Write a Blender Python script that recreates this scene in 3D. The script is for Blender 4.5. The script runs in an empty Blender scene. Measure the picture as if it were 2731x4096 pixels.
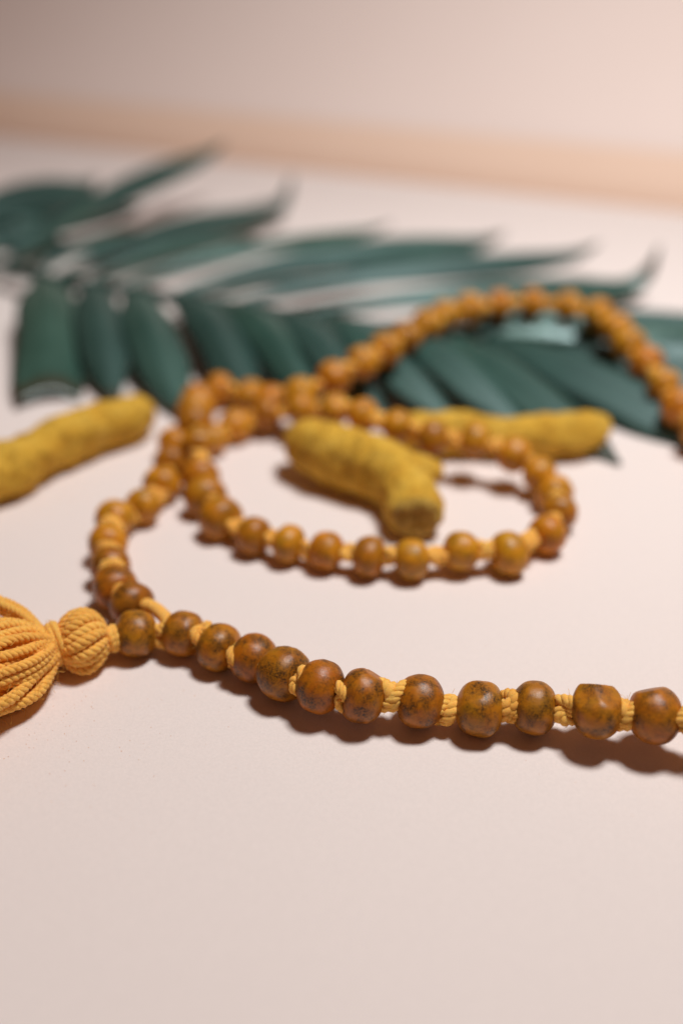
import bpy, math, random
import numpy as np
from mathutils import Vector, Matrix, noise

S = 0.001                      # tables are in millimetres, the scene in metres
scene = bpy.context.scene
col = scene.collection

# ------------------------------------------------------------------ camera
cam_data = bpy.data.cameras.new('camera')
cam = bpy.data.objects.new('camera', cam_data)
col.objects.link(cam)
cam.location = (0, 0, 0.119)
cam.rotation_euler = (math.radians(90 - 31), 0, 0)
cam_data.sensor_fit = 'HORIZONTAL'
cam_data.sensor_width = 24.0
cam_data.lens = 35.0
cam_data.clip_start = 0.005
cam_data.clip_end = 20.0
cam_data.dof.use_dof = True
cam_data.dof.focus_distance = 0.168
cam_data.dof.aperture_fstop = 4.6
cam_data.dof.aperture_blades = 9
scene.camera = cam

# ------------------------------------------------------------------ world: warm light of the room
world = bpy.data.worlds.new('World')
scene.world = world
world.use_nodes = True
bg = world.node_tree.nodes['Background']
bg.inputs['Color'].default_value = (1.0, 0.44, 0.27, 1)
bg.inputs['Strength'].default_value = 0.10

# ------------------------------------------------------------------ key lamp: small softbox above and behind, to the right
key_data = bpy.data.lights.new('key_lamp', 'AREA')
key_data.shape = 'SQUARE'
key_data.size = 0.125
key_data.energy = 3.12
key_data.spread = math.radians(150)
key_data.color = (0.95, 0.985, 1.0)
key = bpy.data.objects.new('key_lamp', key_data)
col.objects.link(key)
key.location = (0.16, 0.215, 0.60)
key.rotation_euler = (Vector((0.07, 0.36, 0)) - Vector(key.location)).to_track_quat('-Z', 'Y').to_euler()

# ------------------------------------------------------------------ exposure
scene.view_settings.view_transform = 'Standard'
scene.view_settings.look = 'None'
scene.view_settings.exposure = 0.0
scene.view_settings.gamma = 1.0
scene.render.engine = 'CYCLES'
scene.cycles.use_denoising = True
scene.cycles.max_bounces = 10
scene.cycles.diffuse_bounces = 6

# ------------------------------------------------------------------ measured layout
# bead centres along the strand (mm): x, y, z, size; the first eleven are the front row
BEADS = [
    (-29.28, 146.92, 4.40, 0.93), (-22.31, 142.94, 4.30, 0.97), (-15.69, 139.48, 4.60, 1.00),
    (-10.04, 134.60, 5.10, 1.03), (-3.64, 130.24, 6.00, 1.00), (3.60, 128.15, 5.80, 1.00),
    (13.31, 127.64, 5.00, 1.03), (23.18, 126.26, 4.50, 1.02), (32.21, 125.92, 5.00, 1.03),
    (41.88, 123.18, 7.20, 1.06), (50.81, 121.60, 7.60, 1.08), (61.52, 116.91, 9.00, 1.04),
    (71.90, 117.96, 8.29, 1.05), (81.60, 121.87, 7.34, 1.12), (90.60, 127.19, 6.36, 1.08),
    (98.21, 134.38, 5.56, 1.00), (104.38, 142.85, 4.93, 1.06), (108.91, 152.32, 4.53, 1.04),
    (111.85, 162.40, 4.40, 1.07), (113.61, 172.76, 4.40, 1.00), (114.04, 183.26, 4.40, 1.07),
    (113.12, 193.73, 4.41, 1.07), (110.12, 203.76, 4.59, 1.12), (102.57, 210.85, 5.13, 1.07),
    (94.03, 216.83, 5.94, 1.08), (90.31, 226.49, 7.05, 1.01), (88.38, 236.71, 8.53, 1.14),
    (86.56, 246.85, 10.64, 0.99), (84.18, 256.88, 12.65, 1.10), (81.57, 266.87, 14.34, 1.05),
    (80.29, 277.28, 15.01, 1.03), (76.83, 287.07, 16.03, 1.04), (69.10, 293.92, 16.00, 1.04),
    (58.95, 296.53, 16.00, 1.07), (48.60, 295.28, 15.97, 1.06), (38.94, 291.15, 16.11, 1.11),
    (30.78, 284.60, 16.53, 1.00), (24.42, 276.23, 16.53, 1.06), (18.41, 267.61, 16.18, 1.03),
    (12.21, 259.13, 15.80, 1.09), (5.55, 251.02, 15.25, 0.99), (-1.91, 243.74, 13.94, 1.05),
    (-10.63, 239.01, 11.04, 1.07), (-18.64, 243.93, 7.10, 1.01), (-25.16, 251.84, 4.89, 1.09),
    (-33.90, 256.31, 4.92, 1.07), (-38.63, 247.66, 5.40, 1.10), (-38.25, 237.33, 7.30, 1.09),
    (-37.14, 226.97, 8.67, 1.03), (-34.74, 216.80, 7.97, 1.03), (-33.56, 207.58, 4.13, 1.05),
    (-31.07, 197.38, 4.40, 1.09), (-26.55, 187.92, 4.40, 1.09), (-18.82, 180.91, 4.40, 0.94),
    (-11.18, 177.63, 4.40, 0.94), (-3.20, 175.10, 4.40, 0.94), (5.71, 172.79, 4.40, 0.94),
    (14.61, 171.81, 4.40, 0.95), (24.89, 173.86, 5.00, 0.96), (34.83, 173.78, 4.40, 1.02),
    (44.25, 181.26, 4.40, 0.94), (48.48, 190.35, 4.40, 0.95), (49.05, 199.31, 4.40, 0.97),
    (46.53, 205.58, 6.00, 0.93), (40.88, 209.33, 9.00, 0.95), (31.86, 213.06, 11.12, 0.95),
    (21.81, 213.64, 11.40, 0.97), (13.53, 219.15, 12.01, 0.91), (5.40, 225.13, 11.83, 0.99),
    (-1.73, 232.06, 10.26, 0.94), (-10.46, 234.29, 9.41, 0.96), (-19.46, 237.84, 6.61, 0.98),
    (-27.69, 234.51, 4.30, 0.97), (-32.79, 227.77, 4.10, 0.98), (-41.93, 223.97, 4.40, 0.98),
    (-41.59, 214.21, 4.40, 0.97), (-42.04, 203.41, 4.40, 0.98), (-44.79, 193.21, 4.40, 0.94),
    (-49.97, 187.55, 4.40, 1.01), (-49.64, 177.80, 4.40, 0.95), (-47.39, 169.24, 4.40, 0.93),
    (-44.82, 161.55, 4.40, 1.03), (-40.54, 156.03, 4.40, 0.97),
]
GURU = (-38.2, 146.9, 4.4)
JOIN = (-33.3, 146.5, 4.0)
JOIN_BACK = (-36.3, 153.1, 5.0)
COLLAR = (-41.9, 145.2, 4.6)
HEAD_TOP = (-43.3, 145.1, 5.0)
HEAD = (-47.8, 144.7, 5.8)
BIND = (-52.1, 142.2, 5.4)
ROOT_LEFT = [   # centre line and half-thickness (mm)
    ((-94.8, 192.1, 6.5), 4.4),
    ((-89.3, 196.2, 7.0), 6.4),
    ((-83.3, 202.6, 7.2), 7.1),
    ((-77.3, 209.8, 7.0), 7.0),
    ((-73.5, 215.9, 6.6), 6.0),
    ((-68.9, 222.4, 6.9), 7.0),
    ((-62.7, 229.0, 6.8), 6.9),
    ((-57.1, 234.4, 6.4), 6.4),
    ((-53.5, 238.4, 6.0), 5.5),
    ((-51.6, 240.2, 5.8), 4.0),
]
ROOT_CENTRE = [   # centre line and half-thickness (mm)
    ((-12.0, 219.3, 9.4), 3.6),
    ((-9.6, 217.7, 8.8), 6.4),
    ((-4.0, 213.3, 8.2), 8.0),
    ((2.7, 209.6, 7.8), 8.3),
    ((8.6, 205.6, 7.6), 8.0),
    ((12.7, 201.7, 7.0), 7.2),
    ((15.2, 195.8, 6.4), 6.5),
    ((16.1, 190.2, 6.1), 6.2),
    ((16.4, 186.4, 5.9), 5.8),
]
ROOT_CENTRE_KNOB = [   # centre line and half-thickness (mm)
    ((17.4, 204.7, 8.0), 4.0),
    ((20.6, 205.9, 7.0), 3.2),
    ((23.0, 205.9, 6.2), 2.2),
]
ROOT_RIGHT = [   # centre line and half-thickness (mm)
    ((15.1, 228.1, 6.0), 3.6),
    ((18.5, 228.5, 5.8), 5.0),
    ((25.1, 227.8, 5.9), 5.7),
    ((30.6, 228.1, 6.0), 6.0),
    ((38.3, 226.9, 5.4), 5.2),
    ((45.9, 226.2, 5.5), 5.4),
    ((54.8, 226.6, 5.8), 5.8),
    ((61.1, 228.1, 6.0), 5.6),
    ((65.8, 230.8, 6.4), 4.2),
    ((67.6, 231.8, 6.8), 2.9),
]
RACHIS = [(-187.7, 411.8, 6.0), (-142.3, 372.2, 7.0), (-125.3, 359.8, 8.0), (-96.2, 338.5, 9.0), (-71.7, 329.2, 9.0), (-48.3, 319.4, 9.0), (-25.9, 310.1, 9.0), (-4.7, 302.0, 9.0), (15.8, 296.9, 8.0), (36.0, 294.3, 7.0), (56.0, 291.3, 6.0), (75.8, 288.8, 5.0), (93.1, 287.7, 4.0)]
# leaflets: base, tip, width, bow, tilt, blunt, curl (mm, degrees)
LEAFLETS_NEAR = [
    ((-138.0, 369.1, 7.2), (-121.1, 261.3, 2.0), 18, 6, 10, 0, 0),
    ((-105.5, 345.4, 8.7), (-82.0, 254.5, 0.8), 20, 7, -6, 1, 0),
    ((-85.4, 334.4, 9.0), (-62.5, 251.1, 2.0), 15, 8, 2, 0, 0),
    ((-70.1, 328.5, 9.0), (-42.2, 243.0, 1.5), 16, 8, 2, 0, 0),
    ((-55.9, 322.6, 9.0), (-21.9, 246.6, 1.5), 15, 8.5, 2, 0, 0),
    ((-40.7, 316.3, 9.0), (-4.7, 247.9, 1.5), 15, 8.5, 2, 0, 0),
    ((-23.1, 309.0, 9.0), (14.0, 237.2, 1.5), 15, 8, 2, 0, 0),
    ((-6.1, 302.5, 9.0), (31.8, 237.2, 1.5), 16, 8, 2, 0, 0),
    ((10.4, 298.3, 8.3), (50.8, 233.4, 1.5), 17, 7.5, 2, 0, 0),
    ((26.6, 295.5, 7.5), (69.9, 220.1, 1.0), 19, 6, 4, 0, 0),
    ((45.4, 292.9, 6.5), (102.8, 222.4, 1.5), 24, 5, 6, 0, 0),
    ((66.6, 290.0, 5.5), (122.9, 252.5, 2.0), 22, 3, 0, 0, 0),
    ((89.1, 288.0, 4.2), (144.5, 292.0, 3.0), 20, 3, 0, 0, 0),
]
LEAFLETS_FAR = [
    ((-185.0, 409.5, 6.1), (-131.7, 418.1, 7.0), 18, 5, 50, 0, 0),
    ((-176.9, 402.5, 6.2), (-139.2, 410.0, 6.9), 8.8643, 5.28845, 69.4157, 0, 4.50943),
    ((-159.1, 386.9, 6.6), (-107.4, 458.9, 14.0), 19.8, 7, 52, 0, 5),
    ((-152.5, 381.1, 6.8), (-137.3, 461.1, 10.3), 6.62475, 7.10718, 76.3321, 0, 3.70766),
    ((-138.0, 369.1, 7.2), (-87.2, 446.3, 9.0), 10.8, 5, 40, 0, 0),
    ((-133.2, 365.5, 7.5), (-106.0, 430.5, 8.7), 4.27139, 4.95648, 64.5096, 0, 4.91743),
    ((-171.7, 397.9, 6.3), (-118.9, 432.3, 6.0), 12.6, 5, 45, 0, 0),
    ((-163.4, 390.7, 6.5), (-125.2, 417.7, 4.8), 6.78507, 3.22433, 44.8053, 0, 2.63563),
    ((-147.0, 376.3, 6.9), (-106.0, 399.5, 5.0), 10.8, 4, 40, 0, 0),
    ((-142.4, 372.3, 7.0), (-122.2, 394.7, 2.0), 3.90364, 4.32556, 30.311, 0, 0.35659),
    ((-113.3, 351.1, 8.4), (-66.4, 418.5, 6.0), 9.9, 5, 30, 0, 2),
    ((-106.6, 346.2, 8.6), (-86.4, 417.7, 2.4), 5.34872, 4.90698, 27.8386, 0, 0.135992),
    ((-125.3, 359.8, 8.0), (-52.7, 487.1, 26.0), 11.7, 3, 45, 0, 3),
    ((-120.9, 356.6, 8.1), (-69.6, 483.0, 22.8), 5.89281, 2.80901, 62.01, 0, 0.31746),
    ((-101.8, 342.6, 8.8), (-18.0, 456.7, 8.0), 14.4, 5, 35, 0, 13),
    ((-98.9, 340.6, 8.9), (-32.4, 463.2, 4.9), 7.30254, 4.35017, 44.6682, 0, 2.55516),
    ((-89.5, 336.0, 9.0), (-32.1, 398.2, 8.0), 8.1, 5, 20, 0, -2),
    ((-84.1, 333.9, 9.0), (-46.8, 403.6, 4.1), 3.379, 3.13666, 10.0329, 0, 4.42753),
    ((-79.7, 332.3, 9.0), (21.0, 399.5, 12.0), 11.7, 5, 10, 0, 2),
    ((-74.9, 330.4, 9.0), (6.3, 388.0, 10.9), 5.96691, 4.55787, 15.4126, 0, 2.33926),
    ((-59.1, 323.9, 9.0), (66.0, 392.8, 9.0), 18, 6, 20, 0, 3),
    ((-54.1, 321.9, 9.0), (50.9, 391.1, 7.0), 8.61807, 5.05432, 34.9374, 0, 3.15836),
    ((-48.3, 319.4, 9.0), (34.3, 356.2, 7.0), 8.1, 4, 0, 0, 0),
    ((-42.6, 317.0, 9.0), (11.1, 351.0, 4.7), 4.01927, 4.09059, 4.9523, 0, -0.225493),
    ((-37.7, 315.0, 9.0), (98.5, 371.6, 10.0), 15.3, 5, 14, 0, 4),
    ((-34.3, 313.6, 9.0), (86.5, 366.9, 7.1), 7.70665, 4.29043, -0.399219, 0, 0.173837),
    ((-14.5, 305.7, 9.0), (117.5, 347.8, 6.0), 17.1, 5, 16, 0, 14),
    ((-10.4, 304.2, 9.0), (96.8, 342.4, 4.6), 6.996, 3.98098, 21.0161, 0, 2.41313),
    ((9.0, 298.6, 8.3), (137.4, 314.5, 4.0), 17.1, 4, 12, 0, 0),
    ((14.4, 297.3, 8.1), (122.1, 305.9, 3.7), 7.5641, 4.35403, 2.00414, 0, 4.71611),
    ((29.3, 295.2, 7.3), (142.0, 293.1, 4.0), 15.3, 4, 8, 0, 0),
    ((34.2, 294.5, 7.1), (127.9, 289.2, 3.0), 7.89344, 3.13785, 15.1447, 0, 2.893),
]
CREASE = ((-1018.9, 1055.9, 0.0), (964.4, 67.8, 0.0))

# ------------------------------------------------------------------ helpers
def V(p): return np.array(p, float)
def unit(v):
    n = np.linalg.norm(v); return v / n if n > 1e-9 else v

def new_mesh(name, verts, faces, mat, smooth=True):
    me = bpy.data.meshes.new(name)
    me.from_pydata([(v[0] * S, v[1] * S, v[2] * S) for v in verts], [], faces)
    if smooth:
        me.polygons.foreach_set('use_smooth', [True] * len(me.polygons))
    me.materials.append(mat)
    me.update()
    return me

def link(name, me, parent=None):
    o = bpy.data.objects.new(name, me)
    col.objects.link(o)
    if parent is not None: o.parent = parent
    return o

def tag(o, label=None, cat=None, group=None, kind=None):
    if label: o['label'] = label
    if cat: o['category'] = cat
    if group: o['group'] = group
    if kind: o['kind'] = kind
    return o

def empty(name, loc):
    o = bpy.data.objects.new(name, None)
    o.empty_display_size = 0.01
    col.objects.link(o)
    o.location = [c * S for c in loc]
    return o

def spline(pts, per=12):
    pts = [V(p) for p in pts]
    P = [2 * pts[0] - pts[1]] + pts + [2 * pts[-1] - pts[-2]]
    res = []
    for i in range(len(pts) - 1):
        p0, p1, p2, p3 = P[i:i + 4]
        for k in range(per):
            t = k / per
            res.append(.5 * (2 * p1 + (p2 - p0) * t + (2 * p0 - 5 * p1 + 4 * p2 - p3) * t * t + (3 * p1 - p0 - 3 * p2 + p3) * t ** 3))
    res.append(pts[-1])
    return np.array(res)

def even(pts, step):
    pts = np.asarray(pts)
    d = np.r_[0, np.cumsum(np.linalg.norm(np.diff(pts, axis=0), axis=1))]
    n = max(2, int(d[-1] / step) + 1)
    q = np.linspace(0, d[-1], n)
    return np.stack([np.interp(q, d, pts[:, k]) for k in range(pts.shape[1])], 1)

def frames(pts, ref=(0, 0, 1)):
    n = len(pts)
    T = [unit(pts[min(i + 1, n - 1)] - pts[max(i - 1, 0)]) for i in range(n)]
    r = V(ref)
    if abs(np.dot(r, T[0])) > .95: r = V((0, 1, 0))
    N = unit(r - np.dot(r, T[0]) * T[0])
    out = []
    for t in T:
        N = unit(N - np.dot(N, t) * t)
        out.append((t, N, np.cross(t, N)))
    return out

def tube(verts, faces, pts, rad, sides=6, cap=True):
    fr = frames(pts)
    base = len(verts)
    for i, (p, (t, a, b)) in enumerate(zip(pts, fr)):
        r = rad[i] if hasattr(rad, '__len__') else rad
        for k in range(sides):
            an = 2 * math.pi * k / sides
            verts.append(p + (a * math.cos(an) + b * math.sin(an)) * r)
    for i in range(len(pts) - 1):
        for k in range(sides):
            k2 = (k + 1) % sides
            faces.append((base + i * sides + k, base + i * sides + k2, base + (i + 1) * sides + k2, base + (i + 1) * sides + k))
    if cap:
        faces.append(tuple(base + k for k in range(sides))[::-1])
        e = base + (len(pts) - 1) * sides
        faces.append(tuple(e + k for k in range(sides)))

def yarn(verts, faces, pts, r, twist=2.4, plies=3, sides=6, phase=0.0, step=None, taper=None):
    """twisted yarn: plies wound round each other along a centre line"""
    pts = even(pts, step or twist / 7)
    fr = frames(pts)
    n = len(pts)
    d = np.r_[0, np.cumsum(np.linalg.norm(np.diff(pts, axis=0), axis=1))]
    for j in range(plies):
        q = []
        for i in range(n):
            an = phase + 2 * math.pi * (j / plies + d[i] / twist)
            t, a, b = fr[i]
            k = 1.0 if taper is None else taper(i / (n - 1))
            q.append(pts[i] + (a * math.cos(an) + b * math.sin(an)) * r * .50 * k)
        tube(verts, faces, np.array(q), [r * .58 * (1.0 if taper is None else taper(i / (n - 1))) for i in range(n)], sides)

# ------------------------------------------------------------------ materials
def mat(name):
    m = bpy.data.materials.new(name)
    m.use_nodes = True
    nt = m.node_tree
    return m, nt, nt.nodes['Principled BSDF']

def nd(nt, kind, **kw):
    n = nt.nodes.new(kind)
    for k, v in kw.items():
        if k.startswith('_'): setattr(n, k[1:], v)
        else: n.inputs[k.replace('__', ' ')].default_value = v
    return n

def ramp(nt, fac, stops):
    r = nt.nodes.new('ShaderNodeValToRGB')
    el = r.color_ramp.elements
    while len(el) < len(stops): el.new(0.5)
    for e, (p, c) in zip(el, stops):
        e.position = p
        e.color = (c[0], c[1], c[2], 1) if hasattr(c, '__len__') else (c, c, c, 1)
    nt.links.new(fac, r.inputs['Fac'])
    return r

def mixc(nt, fac, a, b, mode='MIX'):
    m = nt.nodes.new('ShaderNodeMix'); m.data_type = 'RGBA'; m.blend_type = mode
    for s, v in ((m.inputs[0], fac), (m.inputs[6], a), (m.inputs[7], b)):
        if hasattr(v, 'is_linked') or isinstance(v, bpy.types.NodeSocket): nt.links.new(v, s)
        elif hasattr(v, '__len__'): s.default_value = (v[0], v[1], v[2], 1)
        else: s.default_value = v
    return m.outputs[2]

def coords(nt, scale=1000.0):
    tc = nt.nodes.new('ShaderNodeTexCoord')
    oi = nt.nodes.new('ShaderNodeObjectInfo')
    mp = nd(nt, 'ShaderNodeMapping')
    mp.inputs['Scale'].default_value = (scale,) * 3
    mul = nd(nt, 'ShaderNodeMath', _operation='MULTIPLY'); mul.inputs[1].default_value = 97.0
    nt.links.new(oi.outputs['Random'], mul.inputs[0])
    cmb = nt.nodes.new('ShaderNodeCombineXYZ')
    for k in range(3): nt.links.new(mul.outputs[0], cmb.inputs[k])
    nt.links.new(cmb.outputs[0], mp.inputs['Location'])
    nt.links.new(tc.outputs['Object'], mp.inputs['Vector'])
    return mp.outputs[0], oi.outputs['Random'], tc

def noise_tex(nt, vec, scale, detail=4, rough=.55, dist=0.0):
    n = nd(nt, 'ShaderNodeTexNoise', Scale=scale, Detail=detail, Roughness=rough, Distortion=dist)
    nt.links.new(vec, n.inputs['Vector'])
    return n.outputs['Fac']

def bump(nt, h, strength, dist, bsdf):
    b = nd(nt, 'ShaderNodeBump', Strength=strength, Distance=dist)
    nt.links.new(h, b.inputs['Height'])
    nt.links.new(b.outputs[0], bsdf.inputs['Normal'])
    return b

def make_paper(name, colour, tint, grain=1.0):
    m, nt, b = mat(name)
    vec, rnd, tc = coords(nt)
    big = noise_tex(nt, vec, .012, 3)
    r = ramp(nt, big, [(.3, colour), (.7, tint)])
    fine = noise_tex(nt, vec, 2.2, 6, .7)
    fr = ramp(nt, fine, [(.2, .87), (.8, 1.0)])
    nt.links.new(mixc(nt, 1.0, r.outputs[0], fr.outputs[0], 'MULTIPLY'), b.inputs['Base Color'])
    b.inputs['Roughness'].default_value = .75
    b.inputs['Specular IOR Level'].default_value = .25
    bump(nt, fine, .25 * grain, .00012, b)
    return m

PAPER = make_paper('blush_paper', (.825, .705, .65), (.837, .717, .662))
WALLP = make_paper('rose_wall', (.835, .665, .59), (.845, .677, .602), .6)
BOUNCE_STRIP = make_paper('peach_bounce', (.82, .57, .43), (.83, .585, .445), .6)  # peach colour stands in for warm bounced light at the backdrop foot

def make_wood(name, lift, grime_amount):
    m, nt, b = mat(name)
    vec, rnd, tc = coords(nt)
    base = ramp(nt, noise_tex(nt, vec, .28, 4, .6, .6), [(.32, (.53, .185, .007)), (.52, (.60, .245, .011)), (.70, (.48, .225, .011))])
    hue = ramp(nt, rnd, [(0.0, (.92, .76, .6)), (.35, (1.0, 1.0, 1.0)), (.7, (.95, 1.0, 1.0)), (1.0, (.70, .62, .6))])
    c = mixc(nt, 1.0, base.outputs[0], hue.outputs[0], 'MULTIPLY')
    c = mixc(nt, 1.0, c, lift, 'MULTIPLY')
    grime = ramp(nt, noise_tex(nt, vec, .34, 8, .70, .3), [(.43, 0), (.60, grime_amount)])
    fine = ramp(nt, noise_tex(nt, vec, 3.2, 5, .75), [(.36, .1), (.58, 1)])
    mul = nd(nt, 'ShaderNodeMath', _operation='MULTIPLY')
    nt.links.new(grime.outputs[0], mul.inputs[0]); nt.links.new(fine.outputs[0], mul.inputs[1])
    c = mixc(nt, mul.outputs[0], c, (.040, .017, .005))
    # grain lines along the turning axis
    mp = nd(nt, 'ShaderNodeMapping'); mp.inputs['Scale'].default_value = (.25, 1, 1)
    nt.links.new(vec, mp.inputs['Vector'])
    gr = ramp(nt, noise_tex(nt, mp.outputs[0], 1.6, 3, .6, 1.2), [(.60, 0), (.68, 1)])
    gm = nd(nt, 'ShaderNodeMath', _operation='MULTIPLY'); gm.inputs[1].default_value = .38
    nt.links.new(gr.outputs[0], gm.inputs[0])
    c = mixc(nt, gm.outputs[0], c, (.10, .042, .008))
    dust = ramp(nt, noise_tex(nt, vec, 1.1, 8, .8), [(.60, 0), (.72, .55)])
    c = mixc(nt, dust.outputs[0], c, (.46, .25, .035))
    nt.links.new(c, b.inputs['Base Color'])
    rr = ramp(nt, noise_tex(nt, vec, 1.4, 5, .7), [(.3, .32), (.7, .46)])
    nt.links.new(rr.outputs[0], b.inputs['Roughness'])
    b.inputs['Specular IOR Level'].default_value = .42
    bump(nt, noise_tex(nt, vec, 1.7, 7, .7), .28, .00025, b)
    return m
WOOD = make_wood('stained_wood', (.80, .69, .55), 1.0)
WOOD_FAR_LIT = make_wood('stained_wood_far_lit', (1.12, 1.08, .9), .65)  # beads behind the front row: stronger light put into the colour, less grime

def make_yarn(name, c0, c1):
    m, nt, b = mat(name)
    vec, rnd, tc = coords(nt)
    c = ramp(nt, noise_tex(nt, vec, 1.3, 5, .7), [(.3, c0), (.7, c1)])
    var = ramp(nt, rnd, [(0, (.88, .80, .7)), (.5, (1, 1, 1)), (1, (1.0, .92, .85))])
    nt.links.new(mixc(nt, 1.0, c.outputs[0], var.outputs[0], 'MULTIPLY'), b.inputs['Base Color'])
    b.inputs['Roughness'].default_value = .8
    b.inputs['Sheen Weight'].default_value = .35
    b.inputs['Sheen Roughness'].default_value = .4
    b.inputs['Sheen Tint'].default_value = (1, .8, .45, 1)
    b.inputs['Specular IOR Level'].default_value = .2
    b.inputs['Subsurface Weight'].default_value = .25
    b.inputs['Subsurface Radius'].default_value = (1.0, .45, .1)
    b.inputs['Subsurface Scale'].default_value = .0008
    mp = nd(nt, 'ShaderNodeMapping'); mp.inputs['Scale'].default_value = (1, 1, 1)
    nt.links.new(vec, mp.inputs['Vector'])
    bump(nt, noise_tex(nt, mp.outputs[0], 5, 4, .7), .5, .00015, b)
    return m
YARN = make_yarn('mustard_cotton', (.92, .42, .07), (.95, .54, .13))

def make_turmeric():
    m, nt, b = mat('turmeric_skin')
    vec, rnd, tc = coords(nt)
    c = ramp(nt, noise_tex(nt, vec, .16, 6, .65, .3), [(.28, (.54, .255, .020)), (.5, (.69, .385, .040)), (.72, (.76, .47, .075))])
    spots = ramp(nt, noise_tex(nt, vec, .40, 8, .75), [(.48, 0), (.66, .6)])
    cc = mixc(nt, spots.outputs[0], c.outputs[0], (.24, .13, .014))
    nt.links.new(cc, b.inputs['Base Color'])
    b.inputs['Roughness'].default_value = .82
    b.inputs['Specular IOR Level'].default_value = .25
    bump(nt, noise_tex(nt, vec, .9, 8, .72), .6, .0009, b)
    return m
TURMERIC = make_turmeric()

def make_cut():
    m, nt, b = mat('turmeric_cut_face')
    vec, rnd, tc = coords(nt)
    c = ramp(nt, noise_tex(nt, vec, .5, 8, .75, 1.0), [(.35, (.26, .14, .015)), (.46, (.62, .35, .04)), (.7, (.78, .50, .10))])
    nt.links.new(c.outputs[0], b.inputs['Base Color'])
    b.inputs['Roughness'].default_value = .6
    bump(nt, noise_tex(nt, vec, .7, 8, .75), 1.0, .0012, b)
    return m
CUT = make_cut()

def make_leaf():
    m, nt, b = mat('palm_leaf')
    vec, rnd, tc = coords(nt)
    uv = tc.outputs['UV']
    mp = nd(nt, 'ShaderNodeMapping'); mp.inputs['Scale'].default_value = (46, 1.2, 1)
    nt.links.new(uv, mp.inputs['Vector'])
    veins = noise_tex(nt, mp.outputs[0], 1.0, 2, .5)
    big = noise_tex(nt, vec, .03, 3)
    c = ramp(nt, big, [(.3, (.018, .062, .046)), (.7, (.044, .105, .080))])
    v2 = ramp(nt, veins, [(.3, .55), (.7, 1.25)])
    cc = mixc(nt, 1.0, c.outputs[0], v2.outputs[0], 'MULTIPLY')
    each = ramp(nt, rnd, [(0, (.38, .48, .5)), (.5, (.9, .95, 1)), (1, (1.3, 1.2, 1.1))])
    cc = mixc(nt, 1.0, cc, each.outputs[0], 'MULTIPLY')
    sep = nt.nodes.new('ShaderNodeSeparateXYZ'); nt.links.new(uv, sep.inputs[0])
    dry = nd(nt, 'ShaderNodeMath', _operation='ADD')            # dried tips
    wob = nd(nt, 'ShaderNodeMath', _operation='MULTIPLY'); wob.inputs[1].default_value = .12
    nt.links.new(noise_tex(nt, vec, .2, 3), wob.inputs[0])
    nt.links.new(sep.outputs[1], dry.inputs[0]); nt.links.new(wob.outputs[0], dry.inputs[1])
    tipr = ramp(nt, dry.outputs[0], [(.955, 0), (1.0, .9)])
    cc = mixc(nt, tipr.outputs[0], cc, (.045, .032, .014))
    nt.links.new(cc, b.inputs['Base Color'])
    lr = ramp(nt, rnd, [(0, .52), (.55, .46), (.85, .30)]); nt.links.new(lr.outputs[0], b.inputs['Roughness'])
    b.inputs['Specular IOR Level'].default_value = .9
    b.inputs['Specular Tint'].default_value = (.80, 1.0, .98, 1)
    bump(nt, veins, .35, .0004, b)
    return m
LEAF = make_leaf()

# ------------------------------------------------------------------ setting: paper-covered table and the backdrop leaning behind it
def grid_sheet(name, f, nu, nv, m):
    vs, fs = [], []
    for j in range(nv + 1):
        for i in range(nu + 1): vs.append(f(i / nu, j / nv))
    for j in range(nv):
        for i in range(nu):
            a = j * (nu + 1) + i
            fs.append((a, a + 1, a + nu + 2, a + nu + 1))
    return link(name, new_mesh(name, vs, fs, m))

c0, c1 = V(CREASE[0]), V(CREASE[1])
cd = unit(c1 - c0)
cn = V((-cd[1], cd[0], 0));  cn = cn if cn[1] > 0 else -cn     # points away from the camera
FRONT = 1500.0
def table_f(u, v):
    p = c0 + (c1 - c0) * u + cn * (6 - FRONT * v)
    z = 0.0
    return (p[0], p[1], z)
table = grid_sheet('table_top', table_f, 40, 40, PAPER)
tag(table, 'pale blush paper covering the flat table top under the beads', 'table top', kind='structure')

# side view of the backdrop: a steep foot that bends over and leans back (run, rise in mm)
WALL_PROFILE = spline([(0, -3, 0), (2.5, 6, 0), (8, 14, 0), (17, 23, 0), (32, 36, 0), (90, 78, 0), (200, 165, 0), (420, 360, 0)], 10)
def wall_f(u, v):
    p = c0 + (c1 - c0) * u
    x = v * (len(WALL_PROFILE) - 1); i = min(int(x), len(WALL_PROFILE) - 2)
    q = WALL_PROFILE[i] * (1 - x + i) + WALL_PROFILE[i + 1] * (x - i)
    bow = 1.5 * math.sin(u * 11.0) * min(1, v * 3)
    w = p + cn * (q[0] + bow)
    return (w[0], w[1], q[1])
wall = grid_sheet('wall', wall_f, 60, 70, WALLP)
tag(wall, 'peach paper backdrop rising behind the palm frond', 'backdrop', kind='structure')

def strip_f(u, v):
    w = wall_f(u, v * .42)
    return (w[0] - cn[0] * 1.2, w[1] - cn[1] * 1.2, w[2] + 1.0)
strip = grid_sheet('added_bounce_strip', strip_f, 60, 30, BOUNCE_STRIP)  # added sheet, carries the warm bounce band as its colour
tag(strip, 'added peach strip painting in the warm bounced light along the backdrop foot', 'paper strip', kind='structure')

# ------------------------------------------------------------------ palm frond
palm = empty('palm_frond', RACHIS[0])
tag(palm, 'dark green palm frond lying behind the beads, its leaflets spread to both sides', 'palm frond')
def put(o, parent):
    """parent a mesh whose vertices are already in world millimetres"""
    o.parent = parent
    o.matrix_parent_inverse = Matrix.Translation(-Vector(parent.location)) if parent.type == 'EMPTY' else Matrix.Identity(4)
    return o

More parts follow.
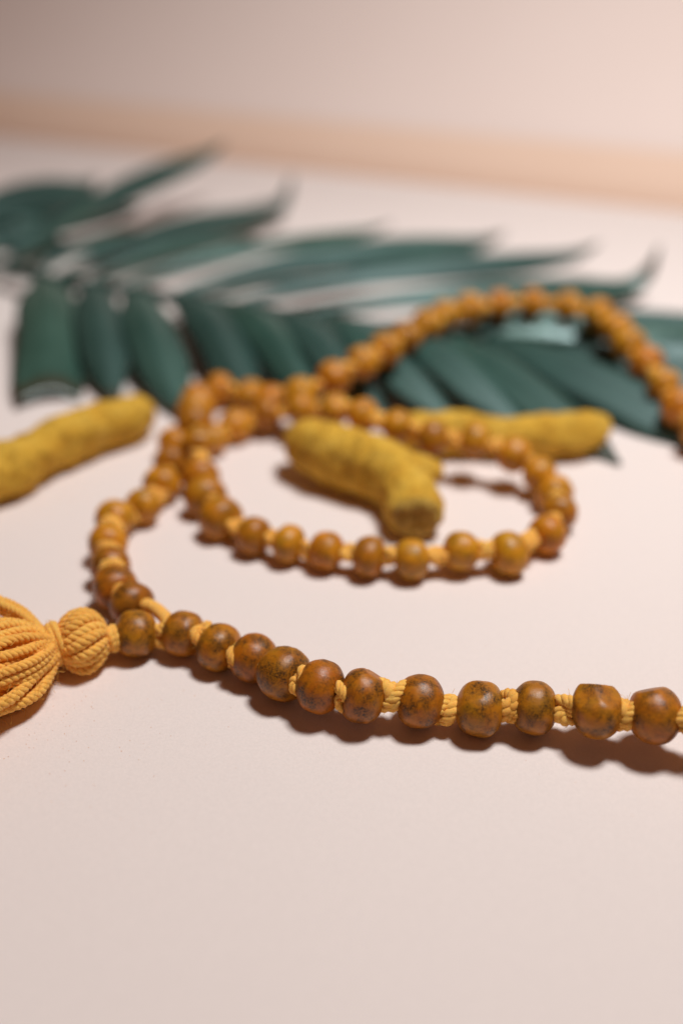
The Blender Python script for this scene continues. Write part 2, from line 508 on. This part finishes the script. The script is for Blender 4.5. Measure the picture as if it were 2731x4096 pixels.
vs, fs = [], []
rp = even(spline(RACHIS), 3.0)
tube(vs, fs, rp, np.linspace(3.2, 1.2, len(rp)), 8)
put(link('rachis', new_mesh('rachis', vs, fs, LEAF)), palm)

def leaflet_mesh(base, tip, width, bow, tilt, blunt, curl, seed, depth=.58, taper=False):
    rnd = random.Random(seed)
    a, b = V(base), V(tip)
    L = np.linalg.norm(b - a)
    n = 30
    side = unit(np.cross(unit(b - a), V((0, 0, 1))))
    sw = rnd.uniform(-.03, .03) * L
    pts = []
    for i in range(n + 1):
        t = i / n
        p = a + (b - a) * t + V((0, 0, 1)) * bow * math.sin(math.pi * t ** .8) + side * sw * math.sin(math.pi * t)
        if curl and t > .86:
            k = (t - .86) / .14
            p = p + V((0, 0, 1)) * curl * k * k - unit(b - a) * curl * .5 * k * k
        pts.append(p)
    fr = frames(np.array(pts))
    vs, fs, uvs = [], [], []
    M = 8
    tl = math.radians(tilt)
    ph = rnd.uniform(0, 6)
    for i, (p, (T, N, B)) in enumerate(zip(pts, fr)):
        t = i / n
        w = math.sin(math.pi * min(1, (t * .86 + .12)) ** .72) ** .75 if not blunt else min(1, (.30 + t * 2.0)) * (1 if t < .9 else 1 - .12 * ((t - .9) / .1))
        if not taper and not blunt: w = min(1, .48 + 1.3 * t) * (1 if t < .68 else max(.05, 1 - ((t - .68) / .32) ** 1.5))
        if taper: w = (math.sin(math.pi * min(1, t * .97 + .03) ** 1.5) ** .8) * .92 + .08 * (1 - t)
        w = max(w, .04) * width * .5
        tw = tl + .10 * math.sin(3 * t + ph)
        up = N * math.cos(tw) + B * math.sin(tw)
        sd = -N * math.sin(tw) + B * math.cos(tw)
        if up[2] < 0: up, sd = -up, -sd
        for k in range(M + 1):
            s = -1 + 2 * k / M
            fold = -abs(s) * depth * (1 - .85 * t if blunt else 1) + .12 * (1 - abs(s) ** 2)
            if blunt: p = p + T * s * width * .10 * max(0, (t - .6) / .4)
            rip = .05 * math.sin(9 * t + 5 * s + ph)
            vs.append(p + sd * s * w + up * w * (fold + rip * abs(s)))
            uvs.append((k / M, t))
    # keep above the table
    vs = [np.array((v[0], v[1], max(v[2], .5))) for v in vs]
    for i in range(n):
        for k in range(M):
            q = i * (M + 1) + k
            fs.append((q, q + 1, q + M + 2, q + M + 1))
    me = new_mesh('leaflet', vs, fs, LEAF)
    uvl = me.uv_layers.new(name='UVMap')
    for lp in me.loops: uvl.data[lp.index].uv = uvs[lp.vertex_index]
    return me
for k, L in enumerate(LEAFLETS_NEAR + LEAFLETS_FAR):
    o = put(link('leaflet', leaflet_mesh(*L, seed=k + 3, depth=.42 if k < len(LEAFLETS_NEAR) else .5, taper=k >= len(LEAFLETS_NEAR))), palm)
    md = o.modifiers.new('thickness', 'SOLIDIFY'); md.thickness = .0004; md.offset = -1

# ------------------------------------------------------------------ turmeric roots
def root_mesh(path, seed, rings, flat=.92, cut=False):
    pts = spline([list(p) + [r] for p, r in path], 14)
    pts = even(pts, .55)
    cl = pts[:, :3]; rad = pts[:, 3]
    fr = frames(cl)
    sides = 44
    vs, fs = [], []
    so = Vector((seed * 7.3, seed * 1.7, 3.1))
    d = np.r_[0, np.cumsum(np.linalg.norm(np.diff(cl, axis=0), axis=1))]
    n = len(cl)
    for i in range(n):
        t, a, b = fr[i]
        for k in range(sides):
            an = 2 * math.pi * k / sides
            dr = a * math.cos(an) * flat + b * math.sin(an)
            r = rad[i]
            q = Vector(cl[i] + dr * r)
            n1 = noise.noise(q * .11 + so); n2 = noise.noise(q * .35 + so); n3 = noise.fractal(q * .9 + so, .9, 2.0, 5)
            ring = 0.0
            for rp_, dep in rings:
                x = (d[i] / d[-1] - rp_) * d[-1] + .8 * noise.noise(Vector((math.cos(an), math.sin(an), rp_ * 9)))
                ring += -dep * math.exp(-(x / 1.0) ** 2) + .4 * dep * math.exp(-((x - 1.8) / 1.3) ** 2)
            # fine shrivel lines running lengthways
            wr = .10 * math.sin(an * 13 + 2.5 * noise.noise(q * .12)) * (.5 + n2)
            rr = r * (1 - .05 * math.cos(3 * an + seed) + .17 * n1 + .06 * n2) + .20 * n3 + wr + .7 * ring * min(1, r / 6)
            p = cl[i] + dr * rr
            vs.append(np.array((p[0], p[1], max(p[2], .15))))
    for i in range(n - 1):
        for k in range(sides):
            k2 = (k + 1) % sides
            fs.append((i * sides + k, i * sides + k2, (i + 1) * sides + k2, (i + 1) * sides + k))
    def cap(i, sgn, bulge):
        t = fr[i][0] * sgn
        cur = [i * sides + k for k in range(sides)]
        c = sum(vs[q] for q in cur) / sides
        for s, f in ((.8, .45), (.5, .8), (.2, .97)):
            st = len(vs)
            for k in range(sides):
                p = c + (vs[i * sides + k] - c) * s + t * bulge * f
                vs.append(p + t * .35 * noise.noise(Vector(p) * .8 + so))
            nx = [st + k for k in range(sides)]
            for k in range(sides):
                k2 = (k + 1) % sides
                q = (cur[k], cur[k2], nx[k2], nx[k])
                fs.append(q if sgn > 0 else q[::-1])
            cur = nx
        st = len(vs); vs.append(c + t * bulge)
        for k in range(sides):
            q = (cur[k], cur[(k + 1) % sides], st)
            fs.append(q if sgn > 0 else q[::-1])
    cap(0, -1, rad[0] * .5)
    cap(n - 1, 1, rad[-1] * (.12 if cut else .45))
    return new_mesh('turmeric_body', vs, fs, TURMERIC), cl, fr, rad

def make_root(path, seed, rings, label, cut=False):
    e = empty('turmeric_root', (path[0][0][0], path[0][0][1], 0))
    tag(e, label, 'turmeric root', 'dried turmeric roots')
    me, cl, fr, rad = root_mesh(path, seed, rings, cut=cut)
    put(link('body', me), e)
    return e, cl, fr, rad

make_root(ROOT_LEFT, 1, [(.42, 1.1), (.55, .4), (.66, .6), (.76, .4), (.86, .5), (.2, .5), (.3, .4)], 'turmeric root reaching in from the left edge beside the palm leaflets')
rc, cl, fr, rad = make_root(ROOT_CENTRE, 2, [(.2, .4), (.32, .5), (.44, .4), (.58, .6), (.72, .5), (.84, .4)], 'thick turmeric root inside the bead loop with its cut end facing forward', cut=True)
make_root(ROOT_RIGHT, 3, [(.15, .5), (.26, .6), (.38, .5), (.5, .4), (.62, .5), (.74, .4), (.86, .5)], 'long turmeric root lying behind the strand, its rounded tip over the palm leaf')
# the side knob and the shrivelled cut end of the centre root
me, *_ = root_mesh(ROOT_CENTRE_KNOB, 5, [])
put(link('knob', me), rc)
def cut_mesh():
    t, a, b = fr[-1]
    c = cl[-1] + t * rad[-1] * .10
    vs, fs = [c + t * .1], []
    nr, sd = 9, 40
    for i in range(1, nr + 1):
        s = i / nr
        for k in range(sd):
            an = 2 * math.pi * k / sd
            p = c + (a * math.cos(an) * .92 + b * math.sin(an)) * rad[-1] * .97 * s
            h = .7 * noise.fractal(Vector(p) * .5, .8, 2.0, 5) + .5 * (1 - s * s) - (1.2 if i == nr else 0)
            vs.append(p + t * (.7 + h))
    for k in range(sd): fs.append((0, 1 + k, 1 + (k + 1) % sd))
    for i in range(nr - 1):
        for k in range(sd):
            k2 = (k + 1) % sd
            fs.append((1 + i * sd + k, 1 + (i + 1) * sd + k, 1 + (i + 1) * sd + k2, 1 + i * sd + k2))
    return new_mesh('cut_end', vs, fs, CUT)
put(link('cut_end', cut_mesh()), rc)

# ------------------------------------------------------------------ string of prayer beads
mala = empty('prayer_beads', (GURU[0], GURU[1], 0))
tag(mala, 'string of knotted brown wooden prayer beads with a mustard cotton tassel', 'prayer beads')

def bead_mesh(seed, nu=40, nv=26, facets=0, rough=1.0, m=None):
    """turned wooden bead, axis along X, about 8 mm long and 9 mm across, with a drilled hole"""
    rnd = random.Random(seed)
    so = Vector((seed * 3.17, seed * 1.31, seed * .7))
    half = rnd.uniform(3.55, 4.1); R = rnd.uniform(4.35, 4.7); hole = .95
    ex = rnd.uniform(2.15, 2.7)
    prof = [(-half * .35, hole), (-half * .86, hole)]
    for i in range(nv + 1):
        u = -1 + 2 * i / nv
        x = math.sin(u * math.pi / 2) * half
        r = R * max(0, 1 - abs(x / half * .985) ** ex) ** (1 / 2.15)
        prof.append((x * (1 if r > hole * 1.25 else .985), max(r, hole * 1.12)))
    prof += [(half * .86, hole), (half * .35, hole)]
    tilt = [(rnd.uniform(0, 6.28), rnd.uniform(-.5, .5), rnd.uniform(.80, .90)) for _ in range(facets)]
    vs, fs = [], []
    ncut = rnd.uniform(0, 6.28)
    for (x, r) in prof:
        for k in range(nu):
            an = 2 * math.pi * k / nu
            p = Vector((x, r * math.cos(an), r * math.sin(an)))
            if r > hole * 1.2:
                f = 1 + rough * (.045 * noise.noise(p * .22 + so) + .022 * noise.noise(p * .6 + so) + .008 * noise.noise(p * 1.6 + so))
                p = p * f
                for (fa, fx, fd) in tilt:
                    nrm = Vector((math.sin(fx), math.cos(fx) * math.cos(fa), math.cos(fx) * math.sin(fa)))
                    dd = p.dot(nrm) - R * fd
                    if dd > 0: p = p - nrm * dd * .9
            vs.append(p)
    n = len(prof)
    for i in range(n - 1):
        for k in range(nu):
            k2 = (k + 1) % nu
            fs.append((i * nu + k, i * nu + k2, (i + 1) * nu + k2, (i + 1) * nu + k))
    return new_mesh('bead', vs, fs, m or WOOD)

def knot_mesh(seed):
    """overhand knot of twisted cotton, axis along X"""
    rnd = random.Random(seed)
    vs, fs = [], []
    if seed % 2:
        k1, k2 = rnd.uniform(.56, .66), rnd.uniform(.48, .58)
        sh = rnd.uniform(-.5, .5)
        cl = []
        for i in range(91):
            t = 2 * math.pi * i / 90
            y = (math.sin(t) + 2 * math.sin(2 * t)) * k1; z = (math.cos(t) - 2 * math.cos(2 * t)) * k2
            cl.append((-math.sin(3 * t) * 1.0 + sh * y, y, z))
        yarn(vs, fs, np.array(cl), 1.0, twist=2.7, plies=3, sides=7, phase=seed, step=.3)
        tube(vs, fs, even(np.array([(-2.6, 0, 0), (2.6, 0, 0)]), 1.3), 1.0, 8)
        return new_mesh('knot', vs, fs, YARN)
    tilt = rnd.uniform(.35, .75) * rnd.choice((-1, 1)); ph = rnd.uniform(0, 6.28)
    turns = rnd.uniform(1.6, 2.0)
    cl = []
    for i in range(60):
        t = i / 59
        an = 2 * math.pi * turns * t + ph
        r = 1.25 + .30 * math.sin(4 * t + ph)
        x = (t - .5) * 2.3 + tilt * r * math.cos(an - ph) * .95
        cl.append((x, r * math.cos(an), r * math.sin(an)))
    yarn(vs, fs, np.array(cl), 1.12, twist=2.6, plies=3, sides=7, phase=ph, step=.3)
    cl = []                                   # the end crossing over the knot
    for i in range(22):
        t = i / 21
        an = ph + 1.0 + 3.4 * t
        cl.append(((t - .5) * -3.4, 1.9 * math.cos(an), 1.9 * math.sin(an)))
    yarn(vs, fs, np.array(cl), .85, twist=2.6, plies=3, sides=7, phase=1, step=.3)
    tube(vs, fs, even(np.array([(-2.6, 0, 0), (2.6, 0, 0)]), 1.3), .95, 8)
    return new_mesh('knot', vs, fs, YARN)

def orient(o, pos, axis, roll):
    q = Vector(axis).to_track_quat('X', 'Z')
    o.rotation_mode = 'QUATERNION'
    o.rotation_quaternion = q @ Matrix.Rotation(roll, 3, 'X').to_quaternion()
    o.location = [c * S - l for c, l in zip(pos, mala.location)]

rng = random.Random(11)
NB = len(BEADS)
P = [V(b[:3]) for b in BEADS]
chain = [V(JOIN)] + P + [V(JOIN_BACK), V(JOIN)]
shared = [bead_mesh(200 + k, 28, 18, m=WOOD_FAR_LIT) for k in range(8)]
kshared = [knot_mesh(40 + k) for k in range(7)]
facet_of = {9: 5, 10: 3, 7: 1, 5: 2}
for i in range(NB):
    ax = chain[i + 2] - chain[i]
    jit = V((0, 0, 1)) * rng.uniform(-.12, .12) + V((0, 1, 0)) * rng.uniform(-.12, .12)
    ax = unit(unit(ax) + jit)
    near = i < 11 or i >= NB - 3
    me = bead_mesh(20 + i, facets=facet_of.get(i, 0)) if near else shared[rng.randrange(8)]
    o = link('bead', me, mala)
    orient(o, P[i], ax, rng.uniform(0, 6.28))
    s = BEADS[i][3]
    o.scale = (s, s, s)
# knots sit between neighbouring beads
for i in range(NB - 1):
    a, b = P[i], P[i + 1]
    o = link('knot', kshared[rng.randrange(7)], mala)
    push = {0: (0, 0, 1.2), 1: (.2, -1.6, .6), 3: (.3, -1.2, .9), 4: (.4, -1.5, .3), 5: (0, 0, .6), 6: (0, -.3, -1.2)}.get(i, (0, 0, rng.uniform(-.7, .8)))
    orient(o, (a + b) / 2 + V(push), unit(b - a), rng.uniform(0, 6.28))
    gap = np.linalg.norm(b - a)
    k = 1.1 if i < 12 or i > NB - 8 else .88
    o.scale = (min(1.25, max(.75, (gap - 5.2) / 3.5)) * (1 if k > 1 else .85), k, k)
# cord running through every bead
vs, fs = [], []
tube(vs, fs, spline([p for p in P], 4), .8, 6)
put(link('cord', new_mesh('cord', vs, fs, YARN)), mala)

# guru bead where both ends meet, then the two thick cord ends on its right
g = V(GURU)
taxis = unit(V(HEAD) - g)
o = link('bead', bead_mesh(77), mala)
o['label'] = 'joining bead beside the tassel'
orient(o, g, unit(V(JOIN) - V(COLLAR)), 1.0)
vs, fs = [], []
j = V(JOIN)
yarn(vs, fs, spline([g + (2, .3, .4), j + (.6, .2, 1.6), j + (1.0, 1.6, 2.4), V(JOIN_BACK) + (1.6, -1.5, 1.2), V(JOIN_BACK) + (-.4, .3, 1.0), P[-1] + (2.2, -.8, .5)], 8), 1.3, twist=3.4, plies=3, step=.3)
yarn(vs, fs, spline([g + (2.5, -.4, -.5), j + (1.0, -.6, -1.2), j + (1.6, .6, .8), j + (.4, 1.2, 1.8), j + (1.4, -.2, -.6), P[0] + (-2.5, 0, 0)], 8), 1.2, twist=3.4, plies=3, step=.3)
put(link('joining_cord', new_mesh('joining_cord', vs, fs, YARN)), mala)

# ------------------------------------------------------------------ tassel
tassel = bpy.data.objects.new('tassel', None)
tassel.empty_display_size = .005
col.objects.link(tassel)
tassel.parent = mala
tassel['label'] = 'mustard cotton tassel tied below a round head'
def tput(o):
    o.parent = tassel
    o.matrix_parent_inverse = Matrix.Translation(-Vector(mala.location))
    return o
ck, hd, bd = V(COLLAR), V(HEAD), V(BIND)
# collar knot next to the joining bead
vs, fs = [], []
ax = unit(g - ck); u = unit(np.cross(ax, V((0, 0, 1)))); w = np.cross(ax, u)
cl = []
for i in range(60):
    t = i / 59; an = 2 * math.pi * 3.1 * t
    cl.append(ck + ax * ((t - .5) * 2.6) + (u * math.cos(an) + w * math.sin(an)) * (1.25 + .5 * math.sin(math.pi * t)))
yarn(vs, fs, np.array(cl), .95, twist=2.6, plies=3, step=.3)
tput(link('collar_knot', new_mesh('collar_knot', vs, fs, YARN)))

# round head: strands running from the collar over a ball into the binding
ck = V(HEAD_TOP)
hx = unit(bd - ck); u = unit(np.cross(hx, V((0, 0, 1)))); w = np.cross(u, hx)
HL = np.linalg.norm(bd - ck) - .9
def head_r(t): return 1.7 + 3.3 * math.sin(math.pi * min(1, t * 1.02)) ** .62
vs, fs = [], []
cl = [ck + hx * HL * t for t in np.linspace(.04, .98, 24)]
tube(vs, fs, np.array(cl), [head_r(t) * .86 for t in np.linspace(.04, .98, 24)], 24)
tput(link('head_core', new_mesh('head_core', vs, fs, YARN)))
NH = 17
for k in range(NH):
    vs, fs = [], []
    ph = 2 * math.pi * (k + rng.uniform(-.25, .25)) / NH
    sw = rng.uniform(.2, .7); kk = rng.uniform(-.10, .09)
    cl = []
    for i in range(26):
        t = i / 25
        an = ph + sw * (t - .5) * 1.6
        r = head_r(t) * (1 + kk * math.sin(math.pi * t))
        cl.append(ck + hx * HL * (t * .98 + .02) + (u * math.cos(an) + w * math.sin(an)) * r)
    yarn(vs, fs, np.array(cl), 1.12, twist=3.2, plies=3, phase=rng.uniform(0, 6), taper=lambda t: .62 + .42 * math.sin(math.pi * t))
    tput(link('head_strand', new_mesh('head_strand', vs, fs, YARN)))

# binding thread wound round the neck
vs, fs = [], []
cl = []
bx = unit(bd - hd); u2 = unit(np.cross(bx, V((0, 0, 1)))); w2 = np.cross(u2, bx)
for i in range(150):
    t = i / 149; an = 2 * math.pi * 5.2 * t
    rr = 3.55 + .25 * math.sin(7 * t)
    cl.append(bd + bx * ((t - .5) * 3.0 + .25 * math.sin(an * .5)) + (u2 * math.cos(an) + w2 * math.sin(an)) * rr)
yarn(vs, fs, np.array(cl), .60, twist=1.7, plies=3, sides=5)
tput(link('binding', new_mesh('binding', vs, fs, YARN)))
vs, fs = [], []
tube(vs, fs, even(np.array([bd - bx * 2, bd + bx * 2.2]), .7), 3.2, 20)
tput(link('neck', new_mesh('neck', vs, fs, YARN)))

# skirt of loose strands fanning out over the table
sd_dir = unit(V((-1.0, -.92, .0)))
su = unit(np.cross(sd_dir, V((0, 0, 1)))); sw_ = V((0, 0, 1))
NS = 84
for k in range(NS):
    vs, fs = [], []
    rr = math.sqrt((k + .5) / NS); an = k * 2.39996
    a, b = rr * math.cos(an), rr * math.sin(an)
    Ln = rng.uniform(30, 38)
    cl = []
    wob = rng.uniform(0, 6.28); amp = rng.uniform(.2, .9)
    for i in range(20):
        t = i / 19
        s = t * Ln
        R = 2.5 + 5.6 * (1 - math.exp(-max(0, s - 1.0) / 4.2)) + s * .05
        c = bd + sd_dir * s
        zc = bd[2] + 2.0 * (1 - math.exp(-s / 7)) - s * .03
        p = c + su * (a * R * 1.08 + amp * math.sin(s * .35 + wob) * min(1, s / 5))
        p[2] = zc + b * R * .92 + .4 * amp * math.cos(s * .31 + wob) * min(1, s / 5)
        p[2] = max(p[2], .95 + .25 * (1 + b))
        cl.append(p)
    yarn(vs, fs, np.array(cl), rng.uniform(.80, 1.05), twist=rng.uniform(2.7, 3.5), plies=3, phase=rng.uniform(0, 6))
    tput(link('strand', new_mesh('strand', vs, fs, YARN)))
# a few strands looped back behind the skirt
for k in range(16):
    vs, fs = [], []
    o1 = V((rng.uniform(-1, 1), rng.uniform(-.8, .8), rng.uniform(-1.2, 1.2)))
    q = [bd + (-2.5, 1.5, 2.0) + o1 * .5, bd + (-5.5, 3.5, 3.6) + o1, bd + (-9.5, 5.0, 4.6) + o1 * 1.4, bd + (-14, 7.5 , 5.6 + rng.uniform(-2, 1.5)) + o1, bd + (-20, 9, 3.5) + o1 * 2]
    yarn(vs, fs, spline(q, 8), .78, twist=2.6, plies=3, phase=rng.uniform(0, 6))
    tput(link('strand', new_mesh('strand', vs, fs, YARN)))

# loose fibres standing off the cotton
vs, fs = [], []
def fibre(p, d, L):
    pts = [p]
    q = p; dd = unit(d)
    for i in range(5):
        dd = unit(dd + V([rng.uniform(-.5, .5) for _ in range(3)]))
        q = q + dd * L / 5
        if q[2] < .1: q = np.array((q[0], q[1], .1))
        pts.append(q)
    tube(vs, fs, np.array(pts), .034, 3, cap=False)
for k in range(420):
    s = rng.uniform(0, 22); an = rng.uniform(0, 6.28)
    R = 2.7 + 5.4 * (1 - math.exp(-s / 6.5)) + s * .05 + .6
    p = bd + sd_dir * s + su * math.cos(an) * R * 1.08
    p[2] = max(.6, bd[2] + 2.0 * (1 - math.exp(-s / 7)) + math.sin(an) * R * .92)
    fibre(p, su * math.cos(an) + V((0, 0, math.sin(an))) + sd_dir * rng.uniform(-1, 1), rng.uniform(1, 3))
for i in range(14):
    c = (P[i] + P[i + 1]) / 2
    for k in range(12):
        d = unit(V([rng.uniform(-1, 1) for _ in range(3)]))
        fibre(c + d * 2.0, d, rng.uniform(.8, 2.0))
f = tput(link('loose_fibre', new_mesh('loose_fibre', vs, fs, YARN)))
f['kind'] = 'stuff'

# ------------------------------------------------------------------ turmeric dust and wood crumbs shed on the paper
vs, fs = [], []
def crumb(x, y, r):
    b = len(vs)
    for d in ((1, 0, .4), (-.5, .87, .3), (-.5, -.87, .35), (0, 0, 1.2)):
        vs.append(V((x + d[0] * r * rng.uniform(.6, 1.3), y + d[1] * r * rng.uniform(.6, 1.3), .02 + max(0, d[2] - .3) * r)))
    fs.extend([(b, b + 1, b + 3), (b + 1, b + 2, b + 3), (b + 2, b, b + 3)])
for k in range(150): crumb(rng.gauss(-48, 12), rng.gauss(126, 8), rng.uniform(.04, .13))
for (cx, cy) in [(-68, 208), (8, 200), (45, 212)]:
    for k in range(70): crumb(rng.gauss(cx, 13), rng.gauss(cy, 7), rng.uniform(.06, .2))
for k in range(60): crumb(rng.uniform(-50, 60), rng.uniform(90, 220), rng.uniform(.03, .10))
DUST, nt, b = mat('orange_dust'); b.inputs['Base Color'].default_value = (.75, .36, .12, 1); b.inputs['Roughness'].default_value = .9
d = link('turmeric_dust', new_mesh('turmeric_dust', vs, fs, DUST, smooth=False))
tag(d, 'scattered specks of orange dust on the blush paper', 'dust', kind='stuff')
